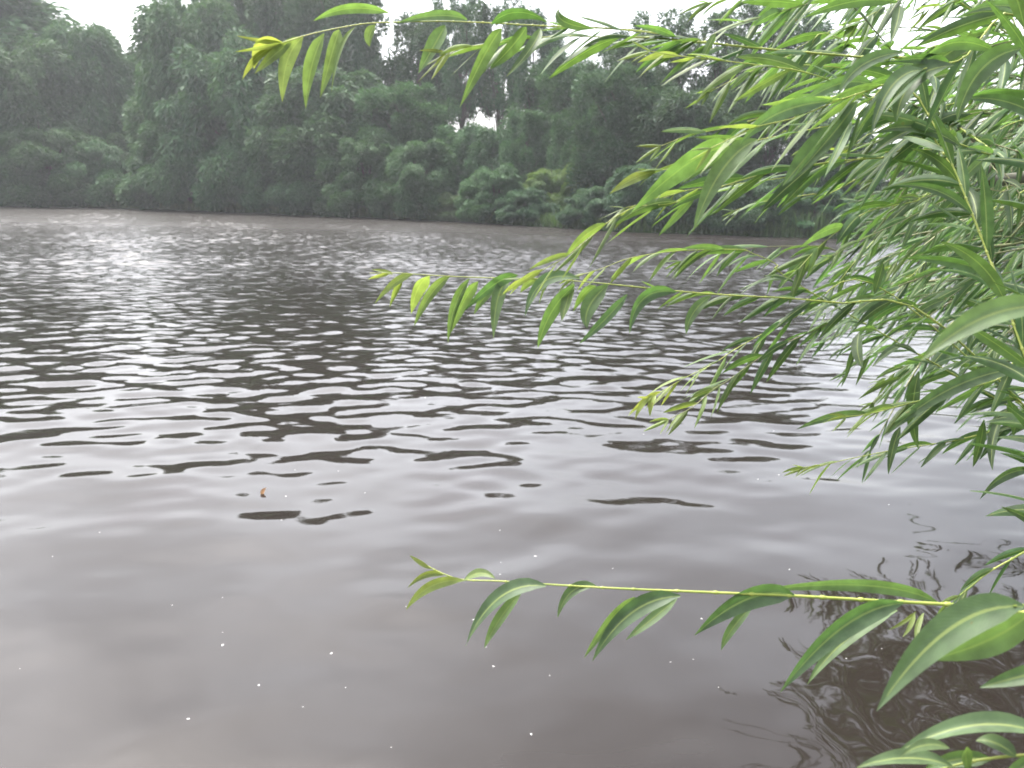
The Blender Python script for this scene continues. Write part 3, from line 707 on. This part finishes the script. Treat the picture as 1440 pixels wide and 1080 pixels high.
# ------------------------------------------------------------------ flecks and one leaf afloat
FK = [(265, 1014, 10), (364, 964, 9), (466, 916, 9), (313, 906, 10), (426, 995, 5), (486, 966, 5), (242, 851, 5), (313, 840, 4), (313, 888, 4), (396, 733, 5), (402, 697, 5), (753, 780, 8), (703, 809, 6), (704, 789, 4), (703, 745, 4),
      (694, 936, 8), (666, 872, 8), (747, 1032, 9), (773, 950, 5), (684, 910, 5), (987, 868, 6), (943, 932, 5), (975, 928, 4), (862, 798, 4), (1110, 803, 6), (986, 868, 4), (975, 928, 4), (1010, 970, 5), (550, 1052, 5), (140, 748, 4), (74, 782, 4),
      (28, 940, 4), (513, 692, 4), (598, 560, 5), (415, 660, 4), (476, 663, 4), (571, 855, 4), (1190, 926, 6), (1240, 912, 5), (1095, 668, 4), (1176, 668, 4), (1250, 710, 4), (905, 610, 4), (1066, 674, 5), (1088, 606, 4)]
th8 = np.linspace(0, 2*np.pi, 10, endpoint=False)
flecks = []
for k in range(3):
    mb = MB(); r_ = 1 + .25*np.sin(th8*2+k) + .15*np.sin(th8*3+k*2)
    rings = [(1.0, 0.), (.8, .28), (.45, .42), (.05, .46)]
    V = np.concatenate([np.stack([np.cos(th8)*r_*f*.5, np.sin(th8)*r_*f*.38, th8*0+z_*.5], 1) for f, z_ in rings])
    i_ = np.arange(3)[:, None]*10; j_ = np.arange(10)[None]; j2 = (j_+1) % 10
    mb.add(V, np.stack([i_+j_, i_+j2, i_+10+j2, i_+10+j_], -1).reshape(-1, 4))
    flecks.append(quads('fleck', V, np.stack([i_+j_, i_+j2, i_+10+j2, i_+10+j_], -1).reshape(-1, 4)))
    flecks[-1].materials.append(M_FLECK)
for k, (x, y, s_) in enumerate(FK):
    g = G(x, y); z_ = float(wave(np.array(g.x), np.array(g.y))); dep = (g-CAM).dot(fw)
    o = link('willow_fluff', flecks[k % 3]); o.location = (g.x, g.y, z_-.0005)
    sz = s_*.45*dep/F_PX; o.scale = (sz, sz*1.3, sz*.6); o.rotation_euler = (0, 0, FR.uniform(0, 6))
    tag(o, 'tiny white fleck of fluff floating on the calm grey water', 'fluff', 'white flecks afloat')
g = G(371, 693); z_ = float(wave(np.array(g.x), np.array(g.y)))
fl = bpy.data.objects.new('floating_leaf', None)
mb = MB(); c0 = Vector((0, 0, 0))
us = np.linspace(0, 1, NS); mid = np.stack([us*.07-.035, .012*np.sin(us*3), .012+.022*us], 1)
WLs = WL.copy(); leaf_geo(mb, mid, (0.1, .75, .65), .016, .35, .5, 0.)
o = mb.build('floating_leaf', M_DRYLEAF); o.location = (g.x, g.y, z_-.006); o.rotation_euler = (R(20), R(-25), R(70)); o.scale = (.9, .9, .9)
tag(o, 'small curled orange leaf floating on the water at left', 'leaf')

# ------------------------------------------------------------------ thin river haze
HAZE = 0.00065
if HAZE:
    x0, x1, y0, y1, z0, z1 = -520, 520, -80, 720, -2.6, 40
    V = [(x0, y0, z0), (x1, y0, z0), (x1, y1, z0), (x0, y1, z0), (x0, y0, z1), (x1, y0, z1), (x1, y1, z1), (x0, y1, z1)]
    Qh = [(0, 3, 2, 1), (4, 5, 6, 7), (0, 1, 5, 4), (1, 2, 6, 5), (2, 3, 7, 6), (3, 0, 4, 7)]
    m, t, o_ = newmat('river_haze'); v = N(t, 'ShaderNodeVolumePrincipled'); v.inputs['Color'].default_value = (.93, .96, 1, 1); v.inputs['Density'].default_value = HAZE
    v.inputs['Anisotropy'].default_value = .3
    t.links.new(v.outputs[0], o_.inputs['Volume'])
    tag(link('haze', quads('haze', V, Qh, False), m), 'thin pale haze over the river', 'haze', kind='stuff')
